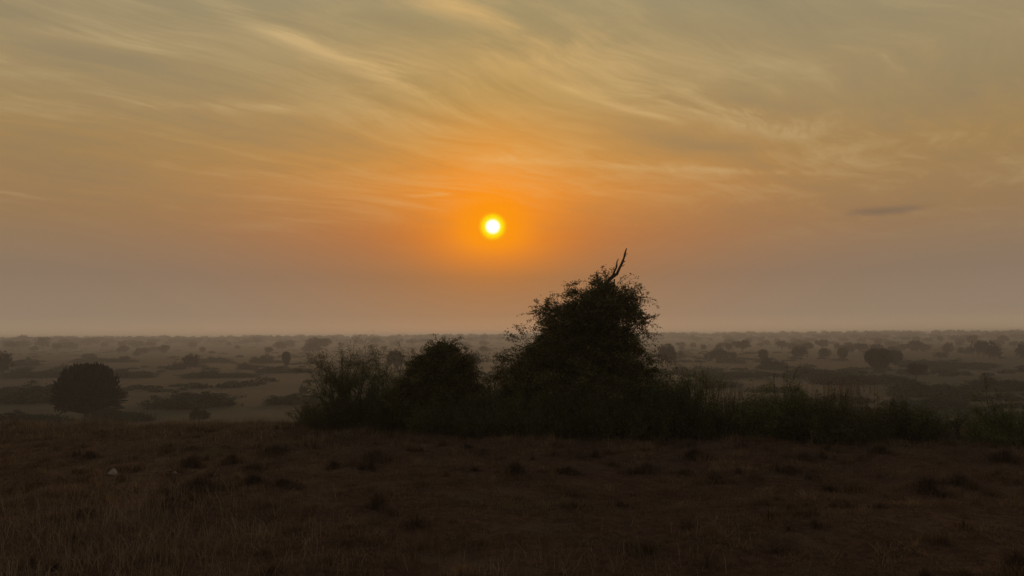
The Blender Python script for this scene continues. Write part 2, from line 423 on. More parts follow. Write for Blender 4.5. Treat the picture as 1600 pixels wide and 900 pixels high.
root, lf, st, rng, org, BD = bush_from_outline('creeper_bush', 'tall ragged dark bush smothered in creeper with a bare dead branch poking from its top', 'bush', 905, 676, 17.6,
    [(945, 462, 38, 26, 0), (925, 490, 58, 38, 0), (962, 512, 50, 48, 0.2), (982, 476, 22, 22, 0.1), (878, 500, 42, 28, 0), (884, 538, 52, 38, 0), (820, 575, 32, 30, 0.1), (846, 552, 30, 30, -0.1), (912, 560, 82, 60, 0.3),
     (970, 570, 52, 60, 0), (900, 615, 112, 62, 0), (995, 605, 42, 50, 0), (810, 605, 52, 46, 0), (905, 650, 120, 40, 0), (1012, 645, 52, 40, 0), (785, 645, 42, 36, 0)],
    175000, 520, 11, 0.062, L=(0.3, 0.75))
def at(px, py, dd=0.0): return W(px, py, BD + dd) - org
for (a, b, L, dr) in [((905, 440), (883, 452), 0.42, 0.1), ((940, 440), (920, 434), 0.3, 0.2), ((950, 440), (945, 412), 0.35, -0.1), ((940, 440), (930, 425), 0.3, 0.0),
                      ((985, 465), (1003, 445), 0.42, -0.1), ((990, 470), (1014, 455), 0.45, 0.1), ((1000, 480), (1004, 500), 0.45, 0.4), ((1000, 500), (1020, 490), 0.42, 0.1), ((1000, 510), (1018, 520), 0.4, 0.3), ((845, 485), (832, 475), 0.35, 0.1),
                      ((850, 480), (860, 470), 0.3, -0.1), ((820, 525), (806, 512), 0.4, -0.1), ((812, 530), (788, 516), 0.45, 0.1), ((800, 560), (772, 545), 0.6, 0.35), ((800, 565), (776, 552), 0.5, 0.6), ((790, 590), (772, 585), 0.4, 0.3)]:
    p0, p1 = at(*a), at(*b)
    for q in range(3): spray(lf, st, p0 + rng.normal(size=3) * 0.05, (p1 - p0) + rng.normal(size=3) * 0.08, L * rng.uniform(0.8, 1.15), rng, 34, dr, 0.068)
lf.build('foliage', M_leaf, root); st.build('stems', M_bark, root)
db = MB()
P = [at(*p) for p in ((936, 500), (943, 468), (946, 448), (950, 439), (957, 432.5), (964, 428), (968, 419), (972, 411), (975, 403), (976.5, 396), (979, 388))]
db.tube(np.array(P), [0.055, 0.052, 0.050, 0.048, 0.050, 0.040, 0.033, 0.034, 0.025, 0.026, 0.013], 7)
P = [at(*p, -0.08) for p in ((957, 433), (960, 424), (963.5, 417), (964, 409), (966.5, 404))]; db.tube(np.array(P), [0.032, 0.028, 0.024, 0.016, 0.008], 6)
P = [at(*p, -0.03) for p in ((975, 403), (978, 399), (979, 400))]; db.tube(np.array(P), [0.016, 0.010, 0.006], 5)
P = [at(*p, 0.05) for p in ((970, 415), (973, 416), (976, 413))]; db.tube(np.array(P), [0.018, 0.010, 0.006], 5)
P = [at(*p, 0.06) for p in ((958, 480), (959, 450), (960, 436))]; db.tube(np.array(P), [0.032, 0.026, 0.02], 6)
P = [at(*p) for p in ((974, 409), (977, 408.5))]; db.tube(np.array(P), [0.018, 0.010], 5)
P = [at(*p) for p in ((977.5, 397), (981, 396.5))]; db.tube(np.array(P), [0.012, 0.006], 5)
db.build('dead_branch', M_dead, root, smooth=True)

# rounded dark bush to its left
root, lf, st, rng, org, BD = bush_from_outline('rounded_bush', 'rounded dark leafy bush left of the tall creeper bush', 'bush', 690, 672, 18.2,
    [(690, 570, 44, 34, 0), (668, 585, 38, 36, 0), (715, 580, 36, 34, 0.1), (690, 610, 62, 46, 0), (725, 620, 40, 40, 0), (650, 625, 44, 36, 0), (690, 650, 75, 28, 0), (692, 548, 20, 15, 0)],
    70000, 240, 12, 0.06, stems=10)
def at2(px, py): return W(px, py, BD) - org
for (a, b, L) in [((685, 550), (675, 532), 0.3), ((695, 545), (697, 528), 0.35), ((700, 550), (712, 540), 0.3), ((722, 560), (734, 550), 0.35), ((728, 570), (742, 560), 0.3)]:
    for q in range(3): spray(lf, st, at2(*a), at2(*b) - at2(*a) + rng.normal(size=3) * 0.08, L, rng, 22, 0.1, 0.05)
lf.build('foliage', M_leaf, root); st.build('stems', M_bark, root)

# ------------------------------------------------------------------ twiggy thorn shrub with sparse leaves
def twiggy(name, label, px, py, dist, halfw, height, nst, seed, leafn=1.0, parts=('foliage', 'branches'), lean=0.7, leaf=0.035):
    rng = np.random.default_rng(seed); o0 = foot(px, py); gz = float(H(o0[0], o0[1])); org = np.array([o0[0], o0[1], gz])
    root = empty(name, org); tag(root, label, 'shrub'); lf, st = MB(), MB()
    def grow(p, d, L, r, lev):
        n = 6; t = np.linspace(0, 1, n)[:, None]
        c = rng.normal(size=3) * 0.22; c[2] += 0.12
        pts = p + d * L * t + c * L * t * t + rng.normal(size=(n, 3)) * L * 0.012
        st.tube(pts, np.linspace(r, r * 0.5, n), 4 if lev < 2 else 3)
        if lev >= 1:
            m = int(rng.poisson(7 * leafn)) 
            if m: i = rng.integers(1, n, m); lf.leaves(pts[i] + rng.normal(size=(m, 3)) * 0.05, rng, leaf, leaf * .45)
        if lev < 3:
            for _ in range(rng.integers(2, 5)):
                i = rng.integers(2, n); dd = d + rng.normal(size=3) * 0.55; dd[2] = abs(dd[2]) * 0.9 + 0.05; dd /= np.linalg.norm(dd)
                grow(pts[i], dd, L * rng.uniform(0.4, 0.65), r * 0.55, lev + 1)
    for _ in range(nst):
        a = rng.uniform(0, 6.283); q = rng.uniform(0, 1) ** 0.7
        x, y = math.cos(a) * halfw * q * 0.6, math.sin(a) * halfw * q * 0.4
        d = np.array([x / halfw * lean * 1.5 + rng.normal() * 0.15, y / halfw * lean + rng.normal() * 0.15, 1.0]); d /= np.linalg.norm(d)
        grow(np.array([x, y, float(H(org[0] + x, org[1] + y)) - gz - 0.03]), d, height * rng.uniform(0.5, 0.8) * (1 - 0.25 * q), 0.016, 0)
    lf.build('foliage', M_weed, root); st.build('branches', M_bark, root)
    return root
twiggy('thorn_shrub', 'spindly half bare thorn shrub with thin upright twigs left of the rounded bush', 556, 668, 18.5, 1.2, 1.8, 50, 21, 2.4)
twiggy('thorn_shrub', 'sparse grey twigged shrub rising just left of the rounded bush', 615, 664, 19.0, 0.7, 1.7, 20, 22, 1.0)

# ------------------------------------------------------------------ leafy undergrowth along the shelf edge
def weed_shrub(label, px, py, dist, hw, h, seed, n=230, m=None, name='leafy_shrub', leaf=0.045, dep=0.8, dens=1.0):
    rng = np.random.default_rng(seed); o0 = foot(px, py); gz = float(H(o0[0], o0[1])); org = np.array([o0[0], o0[1], gz])
    root = empty(name, org); tag(root, label, 'shrub', 'low shrubs along the edge of the shelf'); lf, st = MB(), MB()
    for _ in range(int(n * 1.2)):
        a = rng.uniform(0, 6.283); q = rng.uniform(0, 1) ** 0.5; x, y = math.cos(a) * hw * q, math.sin(a) * dep * q
        hh = 1.1 * h * (1 - 0.45 * q ** 3) * (rng.uniform(0.45, 1.0) if rng.uniform() < 0.9 else rng.uniform(0.95, 1.22))
        hh *= 0.86 + 0.28 * math.sin(x * 5.1 + seed) * math.cos(y * 4.3 + x * 2 + seed)
        z0 = float(H(org[0] + x, org[1] + y)) - gz - 0.03; t = np.linspace(0, 1, 6)[:, None]
        top = np.array([x * 0.25 + rng.normal() * 0.15, y * 0.25 + rng.normal() * 0.12, hh - min(z0, 0) * 0.6])
        pts = np.array([x, y, z0]) + top * t + np.array([1, 0, 0]) * (rng.normal() * 0.12) * t * t + rng.normal(size=(6, 3)) * 0.012
        st.tube(pts, np.linspace(0.007, 0.002, 6), 3)
        k = int(70 * dens * rng.uniform(0.5, 1.4)); u = rng.uniform(0.08, 1, k) ** 0.8; i = np.clip((u * 5).astype(int), 0, 4); f = (u * 5 - i)[:, None]
        c = pts[i] * (1 - f) + pts[i + 1] * f + rng.normal(size=(k, 3)) * (0.075 * (1.1 - 0.6 * u))[:, None]
        lf.leaves(c, rng, leaf, leaf * 0.34, up=0.5, tint=np.clip(rng.normal(0.5, 0.22, k) + rng.normal() * 0.12, 0, 1))
    lf.build('foliage', m or M_weed, root); st.build('stems', M_bark, root)
    return root
S = [ # label, px, py(base), halfwidth m, height m, stems, leaf, density, material
 ('low dense shrub at the left foot of the spindly thorn shrub', 525, 668, 0.8, 0.95, 230, .045, 1, 0),
 ('green leafy shrub under the spindly thorn shrub', 580, 668, 0.85, 1.15, 220, .04, 1, 1),
 ('low leafy shrub between the thorn shrub and the rounded bush', 636, 670, 0.8, 1.35, 230, .05, 1, 0),
 ('dense olive undergrowth at the foot of the rounded bush', 700, 674, 0.9, 1.0, 260, .04, 1, 1),
 ('olive shrub filling the gap between the rounded and the tall bush', 758, 677, 0.75, 1.2, 190, .055, 1, 0),
 ('leafy shrub at the left foot of the tall creeper bush', 820, 679, 0.9, 1.3, 250, .045, 1, 1),
 ('green weedy shrub in front of the middle of the tall creeper bush', 890, 681, 0.95, 1.3, 250, .04, 1, 1),
 ('weedy shrub before the right half of the tall creeper bush', 960, 683, 0.9, 1.45, 240, .05, 1, 1),
 ('leafy shrub at the right foot of the tall creeper bush', 1035, 684, 0.8, 1.5, 220, .06, 0.9, 0),
 ('tallest green shrub of the hedge, just right of the tall creeper bush', 1092, 683, 0.75, 1.55, 190, .045, 1, 1),
 ('green shrub with pale dry tips in the hedge right of the tall bush', 1148, 683, 0.7, 1.30, 190, .035, 1, 2),
 ('yellowish green shrub in the middle of the right hand hedge', 1210, 684, 0.85, 1.28, 220, .055, 1, 1),
 ('dark green shrub at the left end of the dry stalks', 1272, 684, 0.7, 1.05, 200, .06, 1, 0),
 ('green shrub standing below the row of dry stalks', 1332, 685, 0.85, 0.86, 210, .035, 1, 2),
 ('dark shrub with a leafy top just right of the dry stalks', 1398, 684, 0.75, 0.92, 200, .065, 1, 0),
 ('last dark shrub at the right end of the hedge', 1440, 685, 0.48, 0.55, 120, .05, 0.8, 0),
]
M_weed2 = mat('olive_leaf', (.085, .085, .034), (.12, .115, .046), (.105, .085, .045), scale=1.1, trans=0.2, attr=True, seed=3)
M_weed3 = mat('dull_weed', (.10, .095, .042), (.14, .125, .060), (.15, .11, .065), scale=1.4, trans=0.2, attr=True, seed=5)
for i, (lb, px, py, hw, h, n_, lf_, dn, mi) in enumerate(S): weed_shrub(lb, px, py, 0, hw, h, 100 + i, n=n_, leaf=lf_, dens=dn, m=(M_weed2, M_weed, M_weed3)[mi])
weed_shrub('bright green leafy shrub standing alone at the right edge of the view', 1572, 690, 15.8, 0.62, 0.80, 140, n=190)
weed_shrub('thin low shrub hugging the ground left of the right edge shrub', 1534, 690, 16.0, 0.25, 0.3, 141, n=50)
twiggy('thorn_shrub', 'thin branched shrub sticking up above the right edge shrub', 1560, 688, 16.2, 0.5, 0.95, 9, 24, 1.2)
twiggy('thorn_shrub', 'small wiry shrub with sparse leaves right of the hedge', 1492, 686, 16.6, 0.42, 0.7, 7, 25, 0.5)
twiggy('thorn_shrub', 'low bare twiggy shrub leaning out at the left end of the thicket', 478, 664, 18.6, 0.5, 0.6, 12, 26, 0.5)
twiggy('thorn_shrub', 'wiry bare shoots rising out of the hedge left of the dry stalks', 1235, 682, 18.6, 0.9, 1.25, 12, 27, 1.5)
twiggy('thorn_shrub', 'leafy shoots poking up at the right shoulder of the tall creeper bush', 1060, 682, 18.6, 0.6, 1.6, 12, 28, 3.0)

# dry upright stalks above the hedge
def stalks(label, px, py, dist, hw, h, n, seed):
    rng = np.random.default_rng(seed); o0 = foot(px, py); gz = float(H(o0[0], o0[1])); org = np.array([o0[0], o0[1], gz])
    o_ = MB()
    for _ in range(n):
        x, y = rng.normal() * hw * 0.5, rng.normal() * 0.25; hh = h * rng.uniform(0.75, 1.1); t = np.linspace(0, 1, 5)[:, None]
        top = np.array([rng.normal() * 0.12, rng.normal() * 0.1, hh]); pts = np.array([x, y, -0.05]) + top * t
        o_.tube(pts, np.linspace(0.006, 0.003, 5), 3, tint=rng.uniform(0, 1))
        c = pts[-1] + np.stack([rng.normal(size=16) * 0.018, rng.normal(size=16) * 0.018, -rng.uniform(0, 0.2, 16)], 1); o_.leaves(c, rng, 0.045, 0.012, up=1.5)
    o = o_.build('dry_stalks', M_tall); o.location = org; tag(o, label, 'dry plant'); return o
stalks('row of pale dry seed stalks standing above the right part of the hedge', 1318, 682, 16.9, 0.85, 1.32, 75, 31)
stalks('few pale dry stalks poking out of the hedge right of the tall bush', 1140, 684, 16.9, 0.5, 1.42, 18, 32)
stalks('lone thin dry stalk cluster above the right edge shrub', 1585, 688, 16.3, 0.25, 1.1, 4, 33)

# ------------------------------------------------------------------ candelabra tree on the plain, left
def candelabra(hh, rw, n, seed, tr=0.32, lowfrac=0.22, rad=0.07, jag=0.0):
    """trunk and many upswept succulent arms that end on a dome"""
    rng = np.random.default_rng(seed); tk, cr = MB(), MB()
    tk.tube(np.array([(0, 0, -0.3), (0.05, 0, hh * 0.12), (-0.05, 0.05, hh * 0.28), (0.0, 0, hh * 0.42)]), [tr * 1.25, tr, tr * 0.85, tr * 0.6], 9)
    for i in range(n):
        a = rng.uniform(0, 6.283); q = rng.uniform(0, 1) ** 0.5
        ztop = lowfrac * hh + (hh * (1 - lowfrac)) * (1 - abs(q) ** (3.2 if not jag else 3.8)) ** 0.5 * rng.uniform(0.93, 1.0) if rng.uniform() < 0.72 else hh * rng.uniform(lowfrac, 0.85) * (1 - 0.2 * q)
        lob = 1 + jag * (math.sin(3 * a + 1) + 0.7 * math.sin(7 * a)); ztop *= 1 + jag * 0.35 * math.sin(5 * a + 4 * q) * q - (jag * rng.uniform(0, 0.3) if jag else 0)
        e = np.array([math.cos(a) * rw * q * lob, math.sin(a) * rw * q * lob, ztop]); s0 = np.array([0, 0, hh * rng.uniform(0.1, 0.38)])
        mid = np.array([e[0] * 0.9, e[1] * 0.9, s0[2] + (ztop - s0[2]) * 0.30 + 0.05 * hh * q])
        t = np.linspace(0, 1, 8)[:, None]; pts = (1 - t) ** 2 * s0 + 2 * t * (1 - t) * mid + t * t * e + rng.normal(size=(8, 3)) * 0.03
        tn = rng.uniform(0, 1)
        cr.tube(pts, np.linspace(rad * 1.5, rad, 8), 5, tint=tn)
        for j in range(rng.integers(2, 5)):      # side arms near the tip
            k = rng.integers(4, 7); o_ = rng.normal(size=3) * rw * 0.09; o_[2] = abs(o_[2])
            e2 = pts[-1] + o_ * np.array([1, 1, -0.6]); p1 = pts[k] + o_ * np.array([1.1, 1.1, 0.2])
            cr.tube((1 - t[::2]) ** 2 * pts[k] + 2 * t[::2] * (1 - t[::2]) * p1 + t[::2] ** 2 * e2, np.linspace(rad, rad * 0.8, 4), 5, tint=tn)
    return tk, cr
p, dist = hit(134, 656, 40)
mpp = dist / F
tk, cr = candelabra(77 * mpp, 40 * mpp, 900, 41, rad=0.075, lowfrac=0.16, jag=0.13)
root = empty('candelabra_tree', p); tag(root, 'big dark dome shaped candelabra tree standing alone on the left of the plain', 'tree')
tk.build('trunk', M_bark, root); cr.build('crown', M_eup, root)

# ------------------------------------------------------------------ prototypes for the plain (unit height and half width 1)
def proto_round(seed, flat=False, ragged=0.16):
    rng = np.random.default_rng(seed); tk, cr = MB(), MB()
    tk.tube(np.array([(0, 0, -0.05), (0.02, 0, 0.15), (-0.01, 0.02, 0.3), (0, 0, 0.5)]), [0.075, 0.055, 0.05, 0.04], 7)
    B = []
    nb = 9 if not flat else 11
    for i in range(nb):
        a = i * 2.399 + rng.uniform(-.4, .4); q = math.sqrt((i + 0.3) / nb) * 0.68
        z = (0.68 if flat else 0.58) - (0.05 if flat else 0.16) * q + rng.uniform(-0.05, 0.05)
        B.append((math.cos(a) * q, math.sin(a) * q, z, rng.uniform(0.30, 0.44), rng.uniform(0.30, 0.44), rng.uniform(0.22, 0.32) if flat else rng.uniform(0.30, 0.42)))
        b = B[-1]; tk.tube(np.array([(0, 0, 0.22), (b[0] * .4, b[1] * .4, 0.42), (b[0] * .9, b[1] * .9, b[2] - .03)]), [0.035, 0.025, 0.012], 4)
    cr.leaves(clumps(B, 200, 40, rng, 0.05, 0.3, ragged), rng, 0.055, 0.038)
    return tk, cr
def proto_bush(seed):
    rng = np.random.default_rng(seed); cr = MB(); B = []
    for i in range(15):
        a = rng.uniform(0, 6.283); q = rng.uniform(0, 1) ** 0.5 * 0.74
        B.append((math.cos(a) * q, math.sin(a) * q, (hq := rng.uniform(0.06, 0.62) * (1 - 0.85 * q)), 0.27, 0.27, rng.uniform(0.2, 0.4) * (0.6 + hq)))
    B.append((0, 0, 0.05, 0.86, 0.86, 0.30));
    for i in range(9): a = i * 0.7 + rng.uniform(-.2, .2); q = rng.uniform(0.55, 0.78); B.append((math.cos(a) * q, math.sin(a) * q, 0.04, 0.26, 0.26, rng.uniform(0.16, 0.32)))
    B.append((0.2, 0.1, 0.15, 0.5, 0.6, 0.3))
    cr.leaves(clumps(B, 330, 40, rng, 0.055, 0.2, 0.22), rng, 0.05, 0.036)
    return None, cr
MESH = {}
def proto(kind, v):
    key = (kind, v)
    if key not in MESH:
        if kind == 'round': tk, cr = proto_round(200 + v)
        elif kind == 'flat': tk, cr = proto_round(220 + v, True)
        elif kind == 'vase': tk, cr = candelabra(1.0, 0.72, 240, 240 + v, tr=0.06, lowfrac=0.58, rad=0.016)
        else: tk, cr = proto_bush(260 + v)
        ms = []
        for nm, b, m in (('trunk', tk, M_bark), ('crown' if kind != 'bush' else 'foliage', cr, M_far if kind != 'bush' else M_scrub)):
            if b is None: continue
            o = b.build(nm, m); ms.append((nm, o.data)); bpy.data.objects.remove(o)
        MESH[key] = ms
    return MESH[key]
NAMES = {'round': ('round_tree', 'tree'), 'flat': ('umbrella_tree', 'tree'), 'vase': ('candelabra_tree', 'tree'), 'bush': ('bush', 'bush')}
cnt = [0]
def plant(kind, px, base, w, h, label, group=None, depthw=None):
    """a tree or bush of the plain: foot where the terrain is seen at (px, base), sized in the photograph's pixels"""
    p, d = hit(px, base, 40); m = d / F; cnt[0] += 1
    rs = random.Random(cnt[0] * 7 + 1); nm, cat = NAMES[kind]; ms = proto(kind, rs.randrange(4))
    sx = w * 0.5 * m; sy = (depthw or min(sx, max(sx * 0.35, h * m * 1.6))); rz = 0.0
    if kind != 'bush': sy = sx; rz = rs.uniform(0, 6.28); sx = sx * (1.0 if kind != 'vase' else 1.35); sy = sx
    root = empty(nm, (p[0], p[1], float(H(p[0], p[1])))); root.rotation_euler.z = rz; root.scale = (sx * 1.12, sy * 1.12, h * m * (1.12 if kind != 'bush' else 1.15))
    tag(root, label, cat, group)
    for n_, me in ms:
        o = bpy.data.objects.new(n_, me); col.objects.link(o); o.parent = root
    return root

T = [ # kind, px, base py, width, height, label  (each one that can be told apart)
 ('round', -2, 588, 34, 32, 'dark tree cut off by the left edge of the photo'),
 ('round', 297, 577, 24, 22, 'dark round tree on the left plain above the greenish mound'),
 ('bush', 276, 577, 30, 15, 'grey bush touching the left side of the dark round tree'),
 ('round', 66, 546, 18, 17, 'hazy square shaped tree below the skyline far left'),
 ('round', 141, 540, 26, 10, 'broad hazy tree on the skyline above the big candelabra tree'),
 ('flat', 497, 550, 42, 20, 'wide hazy umbrella tree with two crowns left of the thorn shrub'),
 ('bush', 410, 567, 34, 17, 'grey bush on the plain below the wide umbrella tree'),
 ('vase', 447, 575, 12, 22, 'small narrow tree rising from a bush band left of the thorn shrub'),
 ('flat', 586, 541, 18, 12, 'small flat topped tree showing above the thorn shrub'),
 ('round', 617, 578, 30, 30, 'grey round tree seen behind the twigs left of the rounded bush'),
 ('round', 738, 582, 26, 33, 'grey tree peeking out at the right shoulder of the rounded bush'),
 ('round', 1043, 573, 36, 34, 'large grey dome tree just right of the tall creeper bush'),
 ('round', 1064, 562, 12, 14, 'small grey tree clinging to the right side of the grey dome tree'),
 ('round', 1121, 566, 36, 20, 'broad dark low tree right of the grey dome tree'),
 ('round', 1146, 563, 12, 13, 'tiny round tree just right of the broad dark low tree'),
 ('flat', 1160, 551, 30, 17, 'mushroom shaped tree in the haze above the broad dark tree'),
 ('round', 1249, 561, 27, 19, 'dark peaked tree in the middle of the right plain'),
 ('round', 1288, 562, 17, 17, 'dark squat tree right of the dark peaked tree'),
 ('flat', 1222, 548, 20, 14, 'hazy flat tree above the dark peaked tree'),
 ('flat', 1286, 547, 20, 14, 'hazy flat topped tree above the dark squat tree'),
 ('vase', 1193, 566, 13, 17, 'small fan shaped tree between the mushroom tree and the dark peaked tree'),
 ('bush', 1208, 577, 40, 22, 'dark lumpy bush below the small fan shaped tree'),
 ('vase', 1317, 564, 13, 17, 'small dark fan shaped candelabra tree right of the dark squat tree'),
 ('vase', 1374, 583, 34, 31, 'dark fan shaped candelabra tree in the middle of the right plain'),
 ('vase', 1399, 572, 18, 20, 'smaller fan crown leaning on the right of the dark fan shaped tree'),
 ('round', 1369, 553, 22, 14, 'hazy round tree above the dark fan shaped candelabra tree'),
 ('flat', 1344, 552, 20, 13, 'hazy twin crowned tree left of the hazy round tree'),
 ('flat', 1432, 594, 28, 21, 'small umbrella tree with a thin trunk right of the dark fan shaped tree'),
 ('round', 1433, 551, 24, 17, 'dark round tree in the haze above the small umbrella tree'),
 ('round', 1449, 549, 12, 9, 'low bush like tree touching the right of that hazy dark round tree'),
 ('round', 1482, 551, 13, 14, 'small round tree with a visible trunk far right'),
 ('flat', 1519, 541, 16, 14, 'domed umbrella tree on the skyline far right'),
 ('flat', 1501, 540, 12, 9, 'smaller umbrella tree left of the domed skyline tree'),
 ('round', 1537, 558, 28, 22, 'big dark round tree at the far right of the plain'),
 ('round', 1553, 562, 20, 18, 'dark tree overlapping the right of the big dark round tree'),
 ('flat', 1568, 539, 14, 12, 'skyline umbrella tree close to the right edge'),
 ('round', 1600, 560, 22, 21, 'dark tree cut off by the right edge of the photo'),
 ('bush', 1300, 640, 18, 14, 'x'),
]
T = [t for t in T if t[5] != 'x']
for k, px, by, w, h, lb in T: plant(k, px, by, w, h, lb)
# low shrub mounds that can be told apart
Bm = [
 (300, 634, 140, 31, 'long green shrub mound right of the big candelabra tree'),
 (60, 626, 130, 32, 'wide green shrub mound left of the big candelabra tree'),
 (312, 654, 28, 22, 'small rounded green bush below the long green mound'),
 (185, 659, 90, 24, 'green shrub at the right foot of the big candelabra tree'),
 (40, 661, 110, 20, 'low green shrub in the bottom left corner of the plain'),
 (457, 630, 78, 22, 'dark shrub mound left of the thicket'),
 (474, 612, 12, 14, 'small nub of a bush on top of the dark shrub mound'),
 (55, 590, 90, 15, 'dark shrub band behind the wide left mound'),
 (205, 590, 70, 16, 'dark shrub band just right behind the big candelabra tree'),
 (345, 590, 120, 13, 'brown shrub band below the dark round tree'),
 (100, 580, 34, 14, 'hazy grey bush above the big candelabra tree'),
 (32, 572, 50, 13, 'hazy shrub clump far left'),
 (160, 566, 90, 9, 'thin hazy shrub band above the big candelabra tree'),
 (335, 566, 50, 12, 'hazy domed bush right of the dark round tree'),
 (386, 577, 30, 13, 'grey shrub clump left of the grey bush'),
 (445, 582, 90, 12, 'low grey shrub band at the left of the thicket'),
 (1345, 600, 150, 24, 'long dark shrub mound below the dark fan shaped tree'),
 (1455, 617, 130, 25, 'long green shrub mound under the small umbrella tree'),
 (1565, 609, 95, 22, 'long green shrub mound at the right edge'),
 (1475, 640, 70, 24, 'grey green bush just above the right end of the hedge'),
 (1490, 575, 130, 14, 'thin dark shrub band below the big dark round tree'),
 (1140, 590, 110, 14, 'dark shrub band right behind the tall creeper bush'),
 (1268, 588, 60, 17, 'grey shrub mound left of the long dark mound'),
 (1110, 605, 90, 18, 'low dark bush just behind the hedge'),
 (1210, 612, 80, 12, 'low shrub strip behind the middle of the hedge'),
 (1078, 586, 40, 14, 'greenish shrub right below the grey dome tree'),
 (1430, 570, 60, 12, 'hazy shrub clump above the small umbrella tree'),
]
for px, by, w, h, lb in Bm: plant('bush', px, by, w, h, lb)
# small hazy trees nobody can tell apart, by stretch of the plain
rs = random.Random(3)
FARL = [(100,543,12,9),(190,543,12,9),(215,543,24,10),(238,539,14,8),(272,537,16,8),(290,537,16,7),(306,536,20,7),(344,538,10,7),(357,541,10,7),(213,556,9,7),(256,552,10,8),(316,551,9,9),(331,553,10,5),(195,567,14,9),(139,561,20,8),(25,545,14,7),(420,555,12,12),(455,542,14,6),(385,538,14,7)]
FARM = [(533,542,12,8),(561,540,18,9),(617,540,16,8),(644,540,18,10),(665,539,26,10),(700,541,20,9),(755,550,14,10),(725,540,16,7)]
FARR = [(1064,544,16,9),(1083,544,10,9),(1099,548,9,10),(1140,539,20,10),(1127,543,8,8),(1197,540,12,9),(1238,547,15,11),(1240,536,9,8),(1309,547,10,10),(1325,548,18,11),(1268,534,20,6),(1345,535,14,6),(1365,535,16,7),(1392,541,18,8),(1415,533,14,6),(1450,535,14,7),(1470,560,18,9),(1501,553,8,9),(1557,540,18,8),(1585,543,14,8),(1180,532,14,6),(1090,533,14,6),(1395,552,16,10)]
def scatter(L_, x0, x1, n):
    for _ in range(n):
        by = 533 + 22 * rs.random() ** 1.6; k = (by - 522) / 22
        L_.append((rs.uniform(x0, x1), by, (8 + 12 * rs.random()) * (0.5 + 0.5 * k), (6 + 6 * rs.random()) * (0.5 + 0.5 * k)))
scatter(FARL, 5, 500, 42); scatter(FARM, 510, 770, 16); scatter(FARR, 1040, 1595, 42)
for L_, lb, gp in ((FARL, 'small faint hazy tree of the far left plain near the skyline', 'faint trees of the far left plain'),
                   (FARM, 'small faint hazy tree behind the thorn shrub and rounded bush near the skyline', 'faint trees behind the thicket'),
                   (FARR, 'small faint hazy tree of the far right plain near the skyline', 'faint trees of the far right plain')):
    for (px, by, w, h) in L_: plant(rs.choice(['round', 'flat', 'round']), px, by + 0.5, w, h, lb, gp)

# ------------------------------------------------------------------ scrub of the plain and the woodland on the skyline: nobody could count them
rng = np.random.default_rng(77)
sb = MB(); n = 4600
az = rng.uniform(-0.80, 0.80, n); r = np.exp(rng.uniform(math.log(110), math.log(2600), n))
x = r * np.sin(az); y = r * np.cos(az)
keep = (wav(x * 0.5, y * 1.6, 150, 40, 5) + 0.45 * wav(x, y, 50, 48, 5) + rng.normal(size=n) * 0.12) > 0.34 - 0.32 * np.clip((r - 160) / 250, 0, 1)
for i in np.nonzero(keep)[0]:
    w = rng.uniform(1.0, 3.4) * (1 + r[i] / 900) ** 0.6; h = rng.uniform(0.4, 1.1) * (1 + r[i] / 900) ** 0.4; k = 130 if r[i] < 500 else 60
    d = rng.normal(size=(k, 3)); d /= np.linalg.norm(d, axis=1)[:, None]; d[:, 2] = abs(d[:, 2])
    c = np.array([x[i], y[i], 0]) + d * np.array([w, w * 0.7, h]) * rng.uniform(0.5, 1.0, (k, 1)); c[:, 2] += H(c[:, 0], c[:, 1])
    sb.leaves(c, rng, 0.55 * (w / 3) + 0.15, 0.4 * (w / 3) + 0.1)
o = sb.build('scrub', M_scrub); tag(o, 'low grey green scrub scattered in bands over the hazy plain', 'scrub', kind='stuff')
wd = MB(); n = 2100
az = rng.uniform(-0.82, 0.82, n); r = np.exp(rng.uniform(math.log(1100), math.log(3600), n))
for i in range(n):
    x_, y_ = r[i] * math.sin(az[i]), r[i] * math.cos(az[i]); w = rng.uniform(5, 11); h = rng.uniform(3.2, 7.5) * (1.45 if rng.uniform() < 0.16 else 1); k = 70
    if rng.uniform() < 0.3: w *= 1.8; h *= 0.8
    if i % 6 == 0:                  # taller single trees that break the skyline
        r[i] = rng.uniform(1380, 1800); x_, y_ = r[i] * math.sin(az[i]), r[i] * math.cos(az[i]); w = rng.uniform(4, 9); h = rng.uniform(6.5, 10.0)
    d = rng.normal(size=(k, 3)); d /= np.linalg.norm(d, axis=1)[:, None]
    c = np.array([x_, y_, float(H(x_, y_)) + h * 0.6]) + d * np.array([w, w, h * 0.42]) * rng.uniform(0.4, 1.0, (k, 1))
    wd.leaves(c, rng, 3.0, 2.2)
    wd.tube(np.array([(x_, y_, float(H(x_, y_)) - 0.5), (x_, y_, float(H(x_, y_)) + h * 0.5)]), [0.5, 0.35], 4)
o = wd.build('woodland', M_far); tag(o, 'continuous pale line of far woodland along the skyline', 'woodland', kind='stuff')

